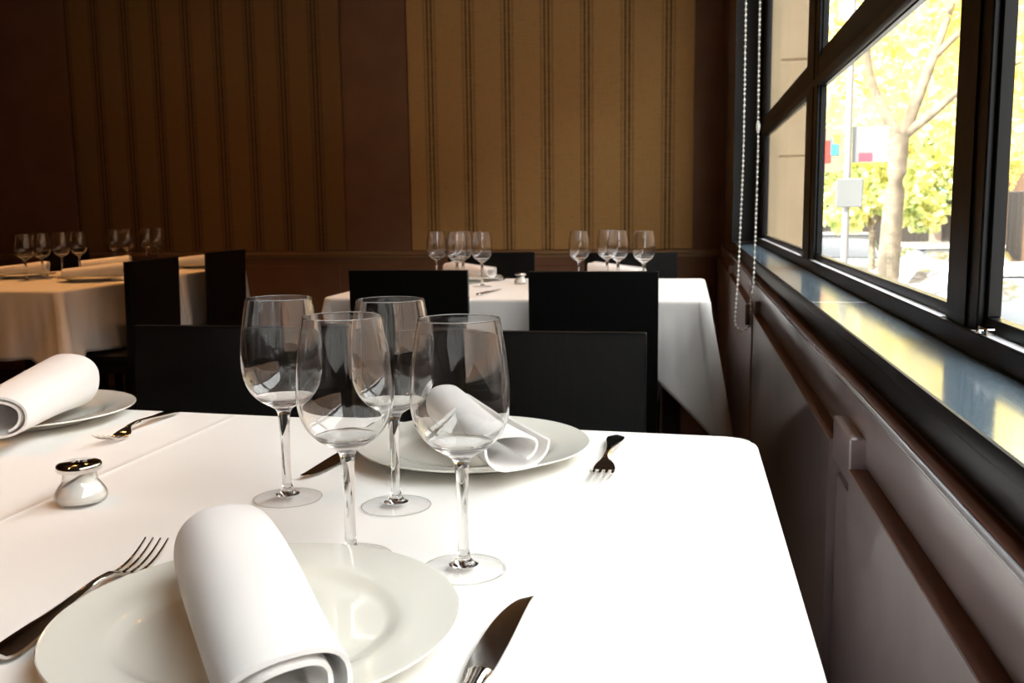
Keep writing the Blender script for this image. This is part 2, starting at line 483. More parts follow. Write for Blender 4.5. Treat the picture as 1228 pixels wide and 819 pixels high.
def table(x0, x1, y0, y1, label, group, pedestal=False):
    cx, cy = (x0+x1)/2, (y0+y1)/2
    t = thing('dining_table', label, 'table', (cx, cy, 0), 0, group)
    w, d = (x1-x0)/2-.012, (y1-y0)/2-.012
    obj('tabletop', newbox(-w, w, -d, d, .715, .7465, bev=.003), M['wood'], t)
    if pedestal:
        obj('pedestal', lathe(bmesh.new(), [(0, 0), (.24, 0), (.24, .015), (.05, .035), (.035, .06), (.035, .70), (.12, .715), (0, .715)], 32, closed=False), M['wood'], t, smooth=True, angle=40)
        return t
    for sx in (-1, 1):
        for sy in (-1, 1):
            X, Y = sx*(w-.10), sy*(d-.10)
            obj('leg', newbox(X-.03, X+.03, Y-.03, Y+.03, 0, .715, bev=.003), M['wood'], t)
    return t

table(-1.15, .085, .37, 1.255, 'table under the white cloth in the foreground, seen only by what it holds up', None)
cloth('tablecloth', [(-1.18, .36), (.093, .36), (.093, 1.268), (-1.18, 1.358)], .75, .265, M['cloth_front'],
      'white tablecloth on the large foreground table, reaching out of the frame', seed=1, K=30)
table(-1.24, .065, 3.20, 4.10, 'table under the white cloth beyond the foreground chairs, near the window wall', None)
cloth('tablecloth', [(-1.26, 3.18), (.078, 3.115), (.078, 4.12), (-1.26, 4.12)], .75, .265, M['cloth'],
      'white tablecloth with a long corner fold near the window wall, middle table', seed=2)
table(-3.32, -2.47, 3.44, 4.35, 'table under the tan-lit cloth at the left edge, nearer one of the two', None)
cloth('tablecloth', [(-3.34, 3.42), (-2.45, 3.42), (-2.45, 4.37), (-3.34, 4.37)], .75, .265, M['cloth'],
      'warm-lit tablecloth on the nearer left table, corner fold hanging down', seed=3, tip=[.10, .13, .02, .02], A=[.10, .10, .02, .02])
table(-3.32, -2.60, 4.45, 5.33, 'table behind the black side chairs at the left, farther one of the two', None, True)
cloth('tablecloth', [(-3.34, 4.425), (-2.47, 4.425), (-2.58, 5.36), (-3.34, 5.36)], .75, .265, M['cloth'],
      'tablecloth on the farther of the two left tables, seen between the side chairs', seed=4, tip=.02, A=.02)

# ------------------------------------------------------------------- chairs
def make_chair():
    t = thing('dining_chair', '', 'chair')
    W = .202
    obj('seat', newbox(-W, W, -.19, .21, .435, .462, bev=.004, seg=2), M['chair'], t)
    Mx = Matrix.Translation((0, -.20, .42)) @ Matrix.Rotation(math.radians(1.5), 4, 'X')
    obj('backrest', newbox(-W, W, -.011, .011, 0, .435, bev=.0025, seg=2, M=Mx), M['chair'], t)
    for sx in (-1, 1):
        for y0, y1 in ((-.205, -.17), (.165, .20)):
            x = sx*(W-.02)
            top = .435 if y0 > 0 else .43
            bm = bmesh.new()
            vs = []
            for zz, hw in ((0, .013), (top, .018)):
                yc = (y0+y1)/2
                vs.append([bm.verts.new((x+a*hw, yc+b*hw, zz)) for a, b in ((-1, -1), (1, -1), (1, 1), (-1, 1))])
            for i in range(4): bm.faces.new((vs[0][i], vs[0][(i+1) % 4], vs[1][(i+1) % 4], vs[1][i]))
            bm.faces.new(vs[0][::-1]); bm.faces.new(vs[1])
            obj('leg', bm, M['chair'], t)
    bm = bmesh.new()
    box(bm, -W+.03, W-.03, .165, .185, .385, .434)
    box(bm, -W+.03, W-.03, -.185, -.165, .385, .434)
    box(bm, -W+.01, -W+.03, -.17, .17, .385, .434)
    box(bm, W-.03, W-.01, -.17, .17, .385, .434)
    obj('apron', bm, M['chair'], t)
    return t
chair = make_chair()
spots = [
 (-.262, 1.297, PI, 'black wooden chair across the foreground table, behind the right plate'),
 (-.757, 1.330, PI, 'black wooden chair across the foreground table, left of the wine glasses'),
 (-.285, 3.185, 0, 'black chair back at the middle table, right one beside the hanging cloth'),
 (-.900, 3.255, 0, 'black chair back at the middle table, left one, directly above the wine glasses'),
 (-.240, 4.02, PI, 'black chair at the far side of the middle table, right one by the window corner'),
 (-.880, 4.10, PI, 'black chair at the far side of the middle table, left one behind the rolled napkin'),
 (-2.480, 3.805, PI/2, 'black side chair at the left tables, nearer of the two in front of the cloth'),
 (-2.545, 4.61, PI/2, 'black side chair at the left tables, farther one, topping against the wall'),
 (-3.26, 4.93, -PI/2, 'black chair on the far side of the left tables, seen behind the wine glasses'),
]
for i, (x, y, rz, lab) in enumerate(spots):
    c = chair if i == 0 else copy_tree(chair)
    c.location = (x, y, 0); c.rotation_euler = (0, 0, rz); c['label'] = lab; c['group'] = 'black dining chairs'

# -------------------------------------------------------------- wine glasses
outer = crv([(.0336, .212), (.0362, .197), (.0390, .180), (.0408, .164), (.0415, .150), (.0409, .138), (.0385, .127), (.0335, .1165), (.0255, .1075), (.0165, .1015)], 34)
def inner_prof(th=.0009):
    out = []
    for i, (r, z) in enumerate(outer):
        p, q = outer[max(i-1, 0)], outer[min(i+1, len(outer)-1)]
        d = Vector((q[0]-p[0], q[1]-p[1])).normalized()      # heading down the wall
        if z > .1075: out.append((r + d.y*th, z - d.x*th))
    return [(outer[0][0]-th, outer[0][1]-.0006)] + out[1:]
def make_glass(parts=True, n=56):
    t = thing('wine_glass', '', 'wine glass')
    bm = bmesh.new()
    ip = inner_prof()
    last = ip[-1]
    bot = [(last[0]*f, last[1]-.0035*(1-f*f)) for f in (.85, .65, .4, .2, 0)]
    low = [(.0165, .1015)]
    # bowl: outer wall down, closed underneath, inner wall up
    prof = [(outer[0][0]+.00002, .2112)] + list(outer[1:]) + [(.0115, .0985), (0.0, .0985)]
    prof = prof + [(0, bot[-1][1])] + [b for b in bot[-2::-1]] + ip[::-1] + [(.03315-.00045*math.cos(a_), .2119+.00045*math.sin(a_)) for a_ in [PI*j/7 for j in range(0, 8)]]
    lathe(bm, prof, n)
    obj('bowl', bm, M['bowl'], t, smooth=True, angle=70)
    bm = bmesh.new()
    st = crv([(.0114, .0985), (.0082, .0955), (.0064, .0905), (.0055, .080), (.0047, .060), (.0044, .040), (.0047, .022), (.0058, .012), (.0085, .0072), (.0125, .0052)], 30)
    lathe(bm, [(0, .0985)] + st + [(0, .0052)], 32)
    obj('stem', bm, M['solid'], t, smooth=True, angle=60)
    bm = bmesh.new()
    lathe(bm, [(0, .0050), (.0120, .0049), (.016, .0043), (.022, .0034), (.029, .0023), (.0340, .0016), (.0345, .0013), (.0340, .0006), (.029, .0010), (.022, .0021), (.016, .0030), (.012, .0036), (0, .0037)], n)
    rm = lathe(bmesh.new(), [(.0352+.0006*math.cos(k*PI/4), .0010+.0006*math.sin(k*PI/4)) for k in range(8)], n)
    obj('foot_rim', rm, M['solid'], t, smooth=True)
    obj('foot', bm, M['foot'], t, smooth=True, angle=30)
    return t
glass = make_glass()
T = .75
G = 'wine glasses on the foreground table'; G2 = 'wine glasses on the middle table'; G3 = 'wine glasses on the left tables'
gl = [
 (-.411, .922, 'empty wine glass on the foreground table, leftmost of the four', G),
 (-.289, .912, 'back wine glass of the foreground four, third from the left, by the chair top', G),
 (-.284, .763, 'empty wine glass at the front of the foreground group, its foot behind the plate rim', G),
 (-.181, .752, 'empty wine glass on the foreground table, rightmost, with the napkin seen through it', G),
 (-.783, 3.66, 'empty wine glass on the middle table, right end of the left group, beside the napkin', G2),
 (-1.0, 3.80, 'empty wine glass on the middle table, leftmost of the left group', G2),
 (-.888, 3.68, 'left one of the overlapping wine glasses beside the left napkin, middle table', G2),
 (-.888, 3.785, 'right one of the overlapping wine glasses beside the left napkin, middle table', G2),
 (-.405, 3.68, 'empty wine glass on the middle table, standing alone left of the right group', G2),
 (-.309, 3.81, 'left one of the overlapping wine glasses above the right chair, middle table', G2),
 (-.258, 3.70, 'right one of the overlapping wine glasses above the right chair, middle table', G2),
 (-.155, 3.58, 'empty wine glass on the middle table, rightmost, closest to the window wall', G2),
 (-2.985, 3.94, 'small dim wine glass on the nearer left table, leftmost in the photo', G3),
 (-2.980, 4.052, 'small dim wine glass on the nearer left table, second from the left', G3),
 (-2.995, 4.22, 'small dim wine glass on the nearer left table, third from the left', G3),
 (-2.990, 4.35, 'small dim wine glass on the nearer left table, fourth from the left', G3),
 (-3.12, 4.86, 'small dim wine glass on the farther left table, first from the left', G3),
 (-3.103, 4.955, 'small dim wine glass on the farther left table, second from the left', G3),
 (-3.080, 5.117, 'small dim wine glass on the farther left table, third from the left', G3),
 (-3.088, 5.256, 'small dim wine glass on the farther left table, fourth, nearest the side chair', G3),
]
for i, (x, y, lab, g) in enumerate(gl):
    c = glass if i == 0 else copy_tree(glass)
    c.location = (x, y, T+.0005); c.rotation_euler = (0, 0, i*1.3); c['label'] = lab; c['group'] = g

# ------------------------------------------------------------------- plates
def make_plate():
    t = thing('dinner_plate', '', 'plate')
    R = .1425
    top = [(0, .0060), (.070, .0062), (.086, .0070), (.093, .0090), (.098, .0118), (.103, .0134), (.112, .0146), (.130, .0172), (.1400, .0192), (R-.0006, .0194), (R, .0184), (R-.0008, .0172)]
    under = [(.130, .0148), (.112, .0118), (.098, .0085), (.090, .0045), (.086, .0012), (.085, .0002), (.082, .0002), (.081, .0022), (.06, .0030), (0, .0030)]
    bm = lathe(bmesh.new(), top + under, 96, closed=False)
    obj('dish', bm, M['china'], t, smooth=True, angle=50)
    return t
plate = make_plate()
pl = [
 (-.295, .603, 'white dinner plate at the bottom of the photo under the large rolled napkin'),
 (-.255, 1.122, 'white dinner plate across the foreground table, behind the wine glasses'),
 (-.945, 1.238, 'white dinner plate cut by the left edge of the photo, above the salt shaker'),
 (-.905, 3.97, 'white dinner plate on the middle table, beside the small salt shaker'),
 (-.300, 4.00, 'white dinner plate on the middle table, hidden behind the right black chair back'),
 (-2.665, 3.95, 'dim plate on the nearer left table, close to its right edge'),
 (-3.14, 4.13, 'dim plate on the nearer left table, cut by the left edge of the photo'),
 (-3.03, 4.64, 'dim plate on the farther left table, behind the nearer napkin'),
 (-2.65, 4.93, 'dim plate on the farther left table, seen between the two side chairs'),
]
for i, (x, y, lab) in enumerate(pl):
    c = plate if i == 0 else copy_tree(plate)
    c.location = (x, y, T+.0005); c['label'] = lab; c['group'] = 'white dinner plates'

# ------------------------------------------------------------------ napkins
def napkin_mesh(L, a, b, seed, turns=1.75, mouth=1.0, N=34, S=72, b_far=1.38, b_near=.92):
    """a square of linen rolled up: flattened spiral sheet, axis along local +X, resting on z=0;
       the end at +X is the open mouth"""
    rnd = random.Random(seed); p = [rnd.uniform(0, 6) for _ in range(6)]
    th = .0030
    bm = bmesh.new(); rings = []
    for i in range(N+1):
        u = i/N; x = (u-.5)*L
        sc = 1 + .05*math.sin(u*2.6+p[0]) + .04*(u-.5)*mouth
        endc = min(1, (1-u)/.06, 1)                      # slight rounding of the ends
        e0 = min(1, u/.05); shr = .90 + .10*math.sqrt(max(0, 1-(1-e0)**2))
        O, I = [], []
        for k in range(S+1):
            s = k/S; ang = -PI*.5 + .6 + 2*PI*turns*s
            rho = 1 - (.40 + .10*math.sin(u*5+p[1]))*(1-s)
            w = 1 + .025*math.sin(ang*3+p[2]+u*2)*(.4+.6*s)
            bu = b*(b_far*(1-u)+b_near*u)
            A, B = a*sc*shr*rho*w, bu*sc*shr*rho*w
            ca, sa = math.cos(ang), math.sin(ang)
            cy, cz = A*math.copysign(abs(ca)**.85, ca), B*math.copysign(abs(sa)**.85, sa)
            flat = -bu*sc*.86
            if cz < flat: cz = flat + (cz-flat)*.25
            nn = Vector((cy/(A*A), cz/(B*B))).normalized()
            xo = x + .004*math.sin(ang*2+p[3]) * (1 if u > .97 or u < .03 else u)
            O.append(Vector((xo, cy, cz)))
            I.append(Vector((xo, cy-nn[0]*th, cz-nn[1]*th)))
        off = Vector((0, 0, bu*.90))
        rings.append([bm.verts.new(q+off) for q in O + I[::-1]])
    n = len(rings[0])
    for r0, r1 in zip(rings, rings[1:]):
        for k in range(n): bm.faces.new((r0[k], r0[(k+1) % n], r1[(k+1) % n], r1[k]))
    for r in (rings[0], rings[-1]):
        m = S+1
        for k in range(S): bm.faces.new((r[k], r[k+1], r[n-2-k], r[n-1-k]))
    return bm
def napkin(x0, y0, z0, x1, y1, z1, a, b, seed, lab, group, mouth=1.0, turns=1.75, N=34, S=72):
    """from the closed end (x0,y0,z0) to the mouth (x1,y1,z1), points on the line the roll rests on"""
    d = Vector((x1-x0, y1-y0, z1-z0))
    o = obj('rolled_napkin', napkin_mesh(d.length, a, b, seed, mouth=mouth, turns=turns, N=N, S=S), M['napkin'], smooth=True, angle=50)
    o.location = ((x0+x1)/2, (y0+y1)/2, (z0+z1)/2)
    o.rotation_euler = (0, -math.asin(d.z/d.length), math.atan2(d.y, d.x))
    tag(o, lab, 'napkin', group); return o
GN = 'rolled white napkins'
napkin(-.352, .672, .7615, -.207, .462, .7715, .041, .0255, 3, 'large rolled white napkin lying across the plate at the bottom of the photo', GN)
napkin(-.315, 1.205, .7655, -.178, .985, .7720, .040, .026, 5, 'rolled white napkin on the plate behind the wine glasses, open end toward the right', GN, mouth=2.0, turns=1.2)
napkin(-.905, 1.280, .7630, -.845, 1.035, .7730, .042, .032, 8, 'rolled white napkin at the left edge of the photo, folded end showing', GN, turns=1.6)
napkin(-1.02, 4.05, .765, -.80, 3.93, .765, .038, .028, 9, 'small rolled napkin on the middle table, left of the small salt shaker', GN, mouth=2, turns=1.3, N=16, S=40)
napkin(-.40, 4.05, .765, -.18, 3.94, .765, .038, .026, 10, 'small rolled napkin on the middle table, half hidden behind the right black chair', GN, mouth=-1, turns=1.3, N=16, S=40)
napkin(-2.555, 4.03, .765, -2.775, 3.90, .765, .040, .026, 11, 'warm-lit rolled napkin on the nearer left table, right one by the side chair', GN, N=16, S=40)
napkin(-3.03, 4.16, .765, -3.26, 4.08, .765, .040, .026, 12, 'warm-lit rolled napkin on the nearer left table, left one cut by the photo edge', GN, N=16, S=40)
napkin(-2.93, 4.70, .765, -3.16, 4.60, .765, .040, .026, 13, 'warm-lit rolled napkin on the farther left table, behind the nearer napkin', GN, N=16, S=40)
napkin(-2.54, 5.00, .765, -2.75, 4.86, .765, .040, .026, 14, 'warm-lit rolled napkin on the farther left table, seen between the side chairs', GN, N=16, S=40)

# ------------------------------------------------------------------ cutlery
def sheet(bm, sections, thick):
    """sections [(y, xl, xr, z, crown)] : a strip with curved centre, given thickness"""
    rows = []
    K = 8
    for y, xl, xr, z, cr in sections:
        top, bot = [], []
        for k in range(K+1):
            t = k/K; x = xl+(xr-xl)*t; h = cr*(1-(2*t-1)**2)
            top.append(bm.verts.new((x, y, z+h+thick*.5))); bot.append(bm.verts.new((x, y, z+h*.2-thick*.5)))
        rows.append(top+bot[::-1])
    n = len(rows[0])
    for a, b in zip(rows, rows[1:]):
        for k in range(n): bm.faces.new((a[k], a[(k+1) % n], b[(k+1) % n], b[k]))
    bm.faces.new(rows[0][::-1]); bm.faces.new(rows[-1])

def handle_sections(L0, L1, n=26):
    """fiddle-shaped handle from the flared end (y=L0) to the neck (y=L1)"""
    key = [(0, .0060, .0042), (.03, .0098, .0045), (.10, .0112, .0050), (.25, .0100, .0062), (.45, .0066, .0082), (.65, .0042, .0105), (.85, .0033, .0122), (1, .0040, .0110)]
    out = []
    for t, w, z in crv(key, n):
        out.append((L0+(L1-L0)*t, -w, w, z, .0016))
    return out
def make_fork():
    t = thing('dinner_fork', '', 'fork')
    bm = bmesh.new()
    sec = handle_sections(-.105, .028)
    sec += [(.034, -.0062, .0062, .0088, .0010), (.040, -.0100, .0100, .0062, .0004), (.046, -.0120, .0120, .0040, 0), (.053, -.0124, .0124, .0028, -.0004)]
    sheet(bm, sec, .0022)
    obj('handle', bm, M['steel'], t, smooth=True, angle=50)
    for i in range(4):
        xc = -.0107 + i*.00713
        bm = bmesh.new(); s = []
        for u in [j/10 for j in range(11)]:
            y = .0525 + .048*u; z = .0028 - .0008*math.sin(u*PI) + .0125*u**1.9
            w = .0018*(1-.62*u); s.append((y, xc-w, xc+w, z, .0002))
        sheet(bm, s, .0019)
        obj('tine', bm, M['steel'], t, smooth=True, angle=50)
    return t
def make_knife():
    t = thing('table_knife', '', 'knife')
    bm = bmesh.new()
    prof = crv([(0, -.0100, .0076), (.02, -.0122, .0084), (.05, -.0126, .0086), (.08, -.0112, .0082), (.105, -.0074, .0078), (.122, -.0016, .0080), (.1285, .0058, .0088)], 22)
    rows = []
    for y, xl, xr in prof:                       # cutting edge on the left, thicker spine on the right
        rows.append([bm.verts.new((xl, y, .0046)), bm.verts.new(((xl+xr)/2, y, .0054)), bm.verts.new((xr, y, .0056)), bm.verts.new((xr, y, .0036)), bm.verts.new(((xl+xr)/2, y, .0038))])
    for a, b in zip(rows, rows[1:]):
        for k in range(5): bm.faces.new((a[k], a[(k+1) % 5], b[(k+1) % 5], b[k]))
    bm.faces.new(rows[0][::-1]); bm.faces.new(rows[-1])
    obj('blade', bm, M['blade'], t, smooth=True, angle=25)
    bm = bmesh.new(); rr = []
    key = [(-.100, .0045, .0035), (-.096, .0085, .0046), (-.080, .0100, .0050), (-.05, .0088, .0048), (-.02, .0070, .0046), (-.006, .0074, .0048), (.002, .0088, .0048), (.004, .0080, .0036)]
    for y, w, h in crv(key, 30):
        rr.append([bm.verts.new((w*math.cos(2*PI*k/14), y, .0049+h*math.sin(2*PI*k/14))) for k in range(14)])
    for a, b in zip(rr, rr[1:]):
        for k in range(14): bm.faces.new((a[k], a[(k+1) % 14], b[(k+1) % 14], b[k]))
    bm.faces.new(rr[0][::-1]); bm.faces.new(rr[-1])
    obj('handle', bm, M['steel'], t, smooth=True, angle=60)
    return t
fork = make_fork(); knife = make_knife()
forks = [  # the origin is .105 ahead of the handle end, tips at +.1005
 (-.455, .644, .015, 'polished fork partly under the left rim of the bottom plate'),
 (-.0885, 1.117, PI-.02, 'polished fork on the white cloth right of the far plate, tines toward the camera'),
 (-.750, 1.198, PI+.06, 'polished fork above the salt shaker, tines pointing left'),
 (-.765, 4.02, PI, 'tiny fork on the middle table between napkin and small salt shaker'),
]
for i, (x, y, rz, lab) in enumerate(forks):
    c = fork if i == 0 else copy_tree(fork)
    c.location = (x, y, T+.0008); c.rotation_euler = (0, 0, rz); c['label'] = lab; c['group'] = 'polished forks'
knives = [
 (-.1270, .564, -.050, 'table knife right of the bottom plate, only its dark blade in frame'),
 (-.409, 1.118, PI-.06, 'table knife between the wine glasses, tip pointing toward the left glass foot'),
 (-.700, 3.36, -.15, 'tiny knife on the middle table near its front edge'),
]
for i, (x, y, rz, lab) in enumerate(knives):
    c = knife if i == 0 else copy_tree(knife)
    c.location = (x, y, T+.0008); c.rotation_euler = (0, 0, rz); c['label'] = lab; c['group'] = 'table knives'

# -------------------------------------------------------------- salt shakers
def make_shaker():
    t = thing('salt_shaker', '', 'salt shaker')
    g = crv([(.0175, .0350), (.0172, .0290), (.0185, .0235), (.0225, .0175), (.0260, .0115), (.0266, .0070), (.0248, .0025), (.0215, .0004)], 26)
    gi = [(r-.0012, z+.0004) for r, z in g if z > .003]
    bm = lathe(bmesh.new(), g + [(0, .0004), (0, .0030), (.0215, .0032)] + gi[::-1], 56)
    obj('jar', bm, M['shaker_glass'], t, smooth=True, angle=60)
    # salt heap: fills the jar, its top slanting
    bm = bmesh.new(); si = [(r-.0022, z+.0006) for r, z in g if z > .0026]; si.sort(key=lambda q: q[1])
    si = [q for q in si if q[1] < .0345]
    rings = []
    for r, z in [(.019, .0034)] + si:
        rings.append([])
        for k in range(48):
            a = 2*PI*k/48; x, y = r*math.cos(a), r*math.sin(a)
            zz = min(z, .0280 + .55*x)
            if zz < z:                       # slope cuts this ring: pull the point onto the slant
                f = .985; x *= f; y *= f
            rings[-1].append(bm.verts.new((x, y, max(zz, .0034))))
    for a, b in zip(rings, rings[1:]):
        for k in range(48): bm.faces.new((a[k], a[(k+1) % 48], b[(k+1) % 48], b[k]))
    bm.faces.new(rings[0][::-1])
    c = bm.verts.new((0, 0, .0280))
    for k in range(48): bm.faces.new((rings[-1][k], rings[-1][(k+1) % 48], c))
    obj('salt', bm, M['salt'], t, smooth=True, angle=40)
    bm = lathe(bmesh.new(), [(0, .0440), (.0190, .0434), (.0215, .0426), (.0226, .0410), (.0227, .0368), (.0218, .0354), (.0180, .0350), (.0178, .0400), (0, .0404)], 56, closed=False)
    cap = obj('cap', bm, M['steel'], t, smooth=True, angle=45)
    return t, cap
shaker, cap = make_shaker()
cu = bpy.data.curves.new('engraved_mark', 'FONT'); cu.body = '915'; cu.size = .0115; cu.align_x = 'CENTER'; cu.align_y = 'CENTER'
cu.extrude = .00015; cu.materials.append(simple('engraved_grey', (.42, .38, .34), rough=.6))
tmp = bpy.data.objects.new('tmp', cu); C.objects.link(tmp); bpy.context.view_layer.update()
me = bpy.data.meshes.new_from_object(tmp.evaluated_get(bpy.context.evaluated_depsgraph_get()))
bpy.data.objects.remove(tmp)
mk = bpy.data.objects.new('engraved_mark', me); C.objects.link(mk); mk.parent = cap
mk.location = (0, .002, .0441); mk.rotation_euler = (0, 0, .15)
shaker.location = (-.622, .878, T+.0005); shaker.rotation_euler = (0, 0, .35)
shaker['label'] = 'glass salt shaker with a dark reflective metal cap on the left of the foreground table'
s2 = copy_tree(shaker); s2.location = (-.655, 3.80, T+.0005)
s2['label'] = 'small salt shaker on the middle table left of the right black chair'
for s in (shaker, s2): s['group'] = 'glass salt shakers'

# ------------------------------------------------------------- blind chains
def chain(pts, rad, step, m, label, name='blind_chain', z_dir=None):
    dense = crv(pts, 900)
    bm = bmesh.new(); acc = 0; last = Vector(dense[0]); tot = [last]
    for p in dense[1:]:
        p = Vector(p); acc += (p-last).length; last = p
        if acc >= step: tot.append(p); acc = 0
    for p in tot:
        bmesh.ops.create_icosphere(bm, subdivisions=1, radius=rad, matrix=Matrix.Translation(p))
    tube(bm, [Vector(q) for q in dense[::6]], rad*.28, n=5)
    return bm
YC = 2.78
pts = [(.151, YC, 2.2), (.151, YC, 1.6), (.152, YC, 1.31), (.1515, YC, 1.158), (.1475, YC, .98), (.144, YC, .849), (.138, YC, .735), (.1415, YC, .712), (.158, YC, .698), (.177, YC, .712), (.1775, YC, .745), (.181, YC, .80), (.187, YC, .849), (.191, YC, 1.157), (.1895, YC, 1.31), (.188, YC, 1.6), (.188, YC, 2.2)]
t = thing('blind_chain', 'pale beaded roller blind chain hanging in a loop before the dark window jamb', 'blind chain', (0, 0, 0))
obj('bead_loop', chain(pts, .0042, .0120, M['bead'], ''), M['bead'], t, smooth=True)
bm = lathe(bmesh.new(), [(0, -.012), (.005, -.011), (.006, 0), (.005, .011), (0, .012)], 12, closed=False)
o = obj('connector', bm, M['bead'], t, smooth=True); o.location = (.190, YC, 1.265)
o = obj('tension_clip', newbox(-.005, .008, -.008, .008, -.03, .03, bev=.002), M['brass'], t); o.location = (.171, YC, .745)
pts = [(.18, 5.70, 2.2), (.188, 5.70, 1.6), (.193, 5.70, 1.27), (.200, 5.70, .90), (.1935, 5.70, .70), (.199, 5.70, .675), (.206, 5.70, .70), (.2095, 5.70, .90), (.209, 5.70, 1.27), (.21, 5.70, 2.2)]
t = thing('blind_chain', 'thin amber beaded chain hanging in the back corner beside the fabric panel', 'blind chain', (0, 0, 0))
obj('bead_loop', chain(pts, .0042, .016, M['bead_brown'], ''), M['bead_brown'], t, smooth=True)

# ------------------------------------------------------------------ outdoors
ZS = -1.0
asphalt = simple('asphalt', (.16, .16, .165), rough=.9, noise=.2)
pave = simple('pavement', (.42, .40, .37), rough=.9, noise=.15, nscale=4)
stone = simple('beige_stone', (.46, .36, .225), rough=.85, noise=.12, nscale=5, bump=.2, bscale=40)
bm = newbox(.42, 60, -10, 90, ZS-.2, ZS)
struct('street', bm, asphalt)
struct('pavement', newbox(.42, 2.6, -10, 60, ZS, ZS+.12, bev=.02), pave)
# stone pier beside the far window bay: blocks with joints
bm = bmesh.new()
zz = [ZS+.12, .0, .62, 1.285, 1.745, 2.2, 2.6, 2.94]
for a, b in zip(zz, zz[1:]):
    box(bm, .425, .64, 4.95, 5.75, a+.004, b-.004, bev=.006)
box(bm, .43, .632, 4.96, 5.74, ZS+.12, 2.9)
o = obj('stone_pier', bm, stone); tag(o, 'beige stone pier with horizontal joints seen through the far window bay', 'pier')
struct('trim_21', newbox(.3535, .43, 4.8385, 4.8495, .878, 2.349), stone)   # outer stone reveal of the window
# upper storeys of the building we sit in: keeps direct sun off the tables
struct('roof', newbox(-6.8, .44, -3.8, YB+.4, ROOF+.2, ROOF+1.4), stone)

bark = simple('mottled_bark', (.23, .185, .13), rough=.9, noise=.6, nscale=9, var=(.13, .11, .08), bump=.4, bscale=20)
yellow = leaf_mat('autumn_leaves', [(.85, .60, .13), (.92, .78, .32), (.70, .72, .30), (.93, .86, .52)])
green = leaf_mat('green_leaves', [(.24, .34, .14), (.55, .62, .28), (.85, .78, .36), (.34, .45, .18)])
def tree(loc, trunk, branches, clumps, leaf, nleaf, size, m, label, r0=.13, seed=1):
    rnd = random.Random(seed)
    t = thing('street_tree', label, 'tree', loc, 0, 'street trees outside the window')
    tr = obj('trunk', tube(bmesh.new(), crv(trunk, 14), [r0*(1-.02*i) for i in range(15)], n=14), bark, t, smooth=True)
    for br, r in branches:
        q = crv(br, 12)
        obj('branch', tube(bmesh.new(), q, [r*(1-.055*i) for i in range(len(q))], n=9), bark, t, smooth=True)
    bm = bmesh.new()
    tot = sum(c[3]**2 for c in clumps)
    for cx, cy, cz, R in clumps:
        for _ in range(int(nleaf*R*R/tot)):
            while True:
                v = Vector((rnd.uniform(-1, 1), rnd.uniform(-1, 1), rnd.uniform(-1, 1)))
                if .2 < v.length < 1: break
            p = Vector((cx, cy, cz)) + Vector((v.x*R, v.y*R, v.z*R*.8))
            s = size*rnd.uniform(.6, 1.25)
            n = Vector((rnd.gauss(0, 1), rnd.gauss(0, 1), rnd.gauss(0, 1)+.4)).normalized()
            u = n.orthogonal().normalized(); w = n.cross(u)
            a = rnd.uniform(0, 6.3); U = u*math.cos(a)+w*math.sin(a); Wv = n.cross(U)
            pts = [(-.5, 0), (-.2, .42), (.15, .36), (.55, 0), (.15, -.36), (-.2, -.42)]
            bm.faces.new([bm.verts.new(p + U*x*s + Wv*y*s + n*abs(y)*s*.25) for x, y in pts])
    obj('foliage', bm, m, t)
    return t
# the tree whose trunk and fork show in the middle pane (metres, local to its foot)
tree((2.33, 12, ZS+.0), [(0, 0, 0), (.03, 0, 1.3), (.06, 0, 2.1), (.10, 0, 2.85)],
     [([(.10, 0, 2.78), (-.05, 0, 3.05), (-.19, .05, 3.35), (-.30, 0, 3.75), (-.36, -.1, 4.6)], .085),
      ([(.10, 0, 2.75), (.22, 0, 3.1), (.42, 0, 3.7), (.62, .1, 4.3), (.9, .1, 5.4)], .085),
      ([(.12, 0, 2.82), (.40, -.1, 3.05), (.75, -.15, 3.35), (1.3, -.2, 3.6)], .065),
      ([(.44, 0, 3.72), (.75, 0, 4.0), (1.1, .1, 4.1)], .05)],
     [(-.5, .6, 3.9, .8), (.3, .8, 4.4, 1.0), (1.3, .5, 3.9, .9), (.2, .9, 3.3, .6), (1.6, .6, 3.1, .6), (-.3, 1.0, 5.2, .8), (1.2, .4, 5.2, 1.0), (-.7, -.2, 3.2, .35)],
     None, 2500, .14, yellow, 'plane tree with a pale mottled forked trunk and yellow leaves outside the middle pane', seed=3, r0=.14)
tree((5.6, 20, ZS), [(0, 0, 0), (.05, 0, 2.0), (0, 0, 3.4)],
     [([(0, 0, 3.3), (-.7, 0, 4.2), (-1.2, 0, 5.4)], .1), ([(0, 0, 3.3), (.8, 0, 4.4), (1.2, 0, 5.6)], .1)],
     [(-1.3, 0, 3.6, 1.3), (0, 0, 4.6, 1.6), (1.3, 0, 3.7, 1.4), (-.4, 0, 6, 1.5), (1.8, .5, 5.4, 1.3), (-2.0, .3, 5.0, 1.2), (.2, .2, 2.9, .9)],
     None, 3600, .20, yellow, 'yellow-leaved tree farther down the street behind the forked trunk', seed=5, r0=.16)
tree((4.2, 27, ZS), [(0, 0, 0), (-.05, 0, 2.0), (0, 0, 3.0)],
     [([(0, 0, 3.0), (-.6, 0, 4.0), (-.9, 0, 5.0)], .1), ([(0, 0, 3.0), (.6, 0, 4.0), (.9, 0, 5.0)], .1)],
     [(-.9, 0, 2.9, 1.1), (.7, 0, 3.0, 1.3), (1.6, 0, 3.9, 1.3), (2.6, 0, 2.7, 1.0), (.2, 0, 3.9, .9), (3.5, 0, 3.4, 1.2)],
     None, 3400, .22, green, 'greener tree at the end of the street behind the sign pole', seed=8, r0=.15)
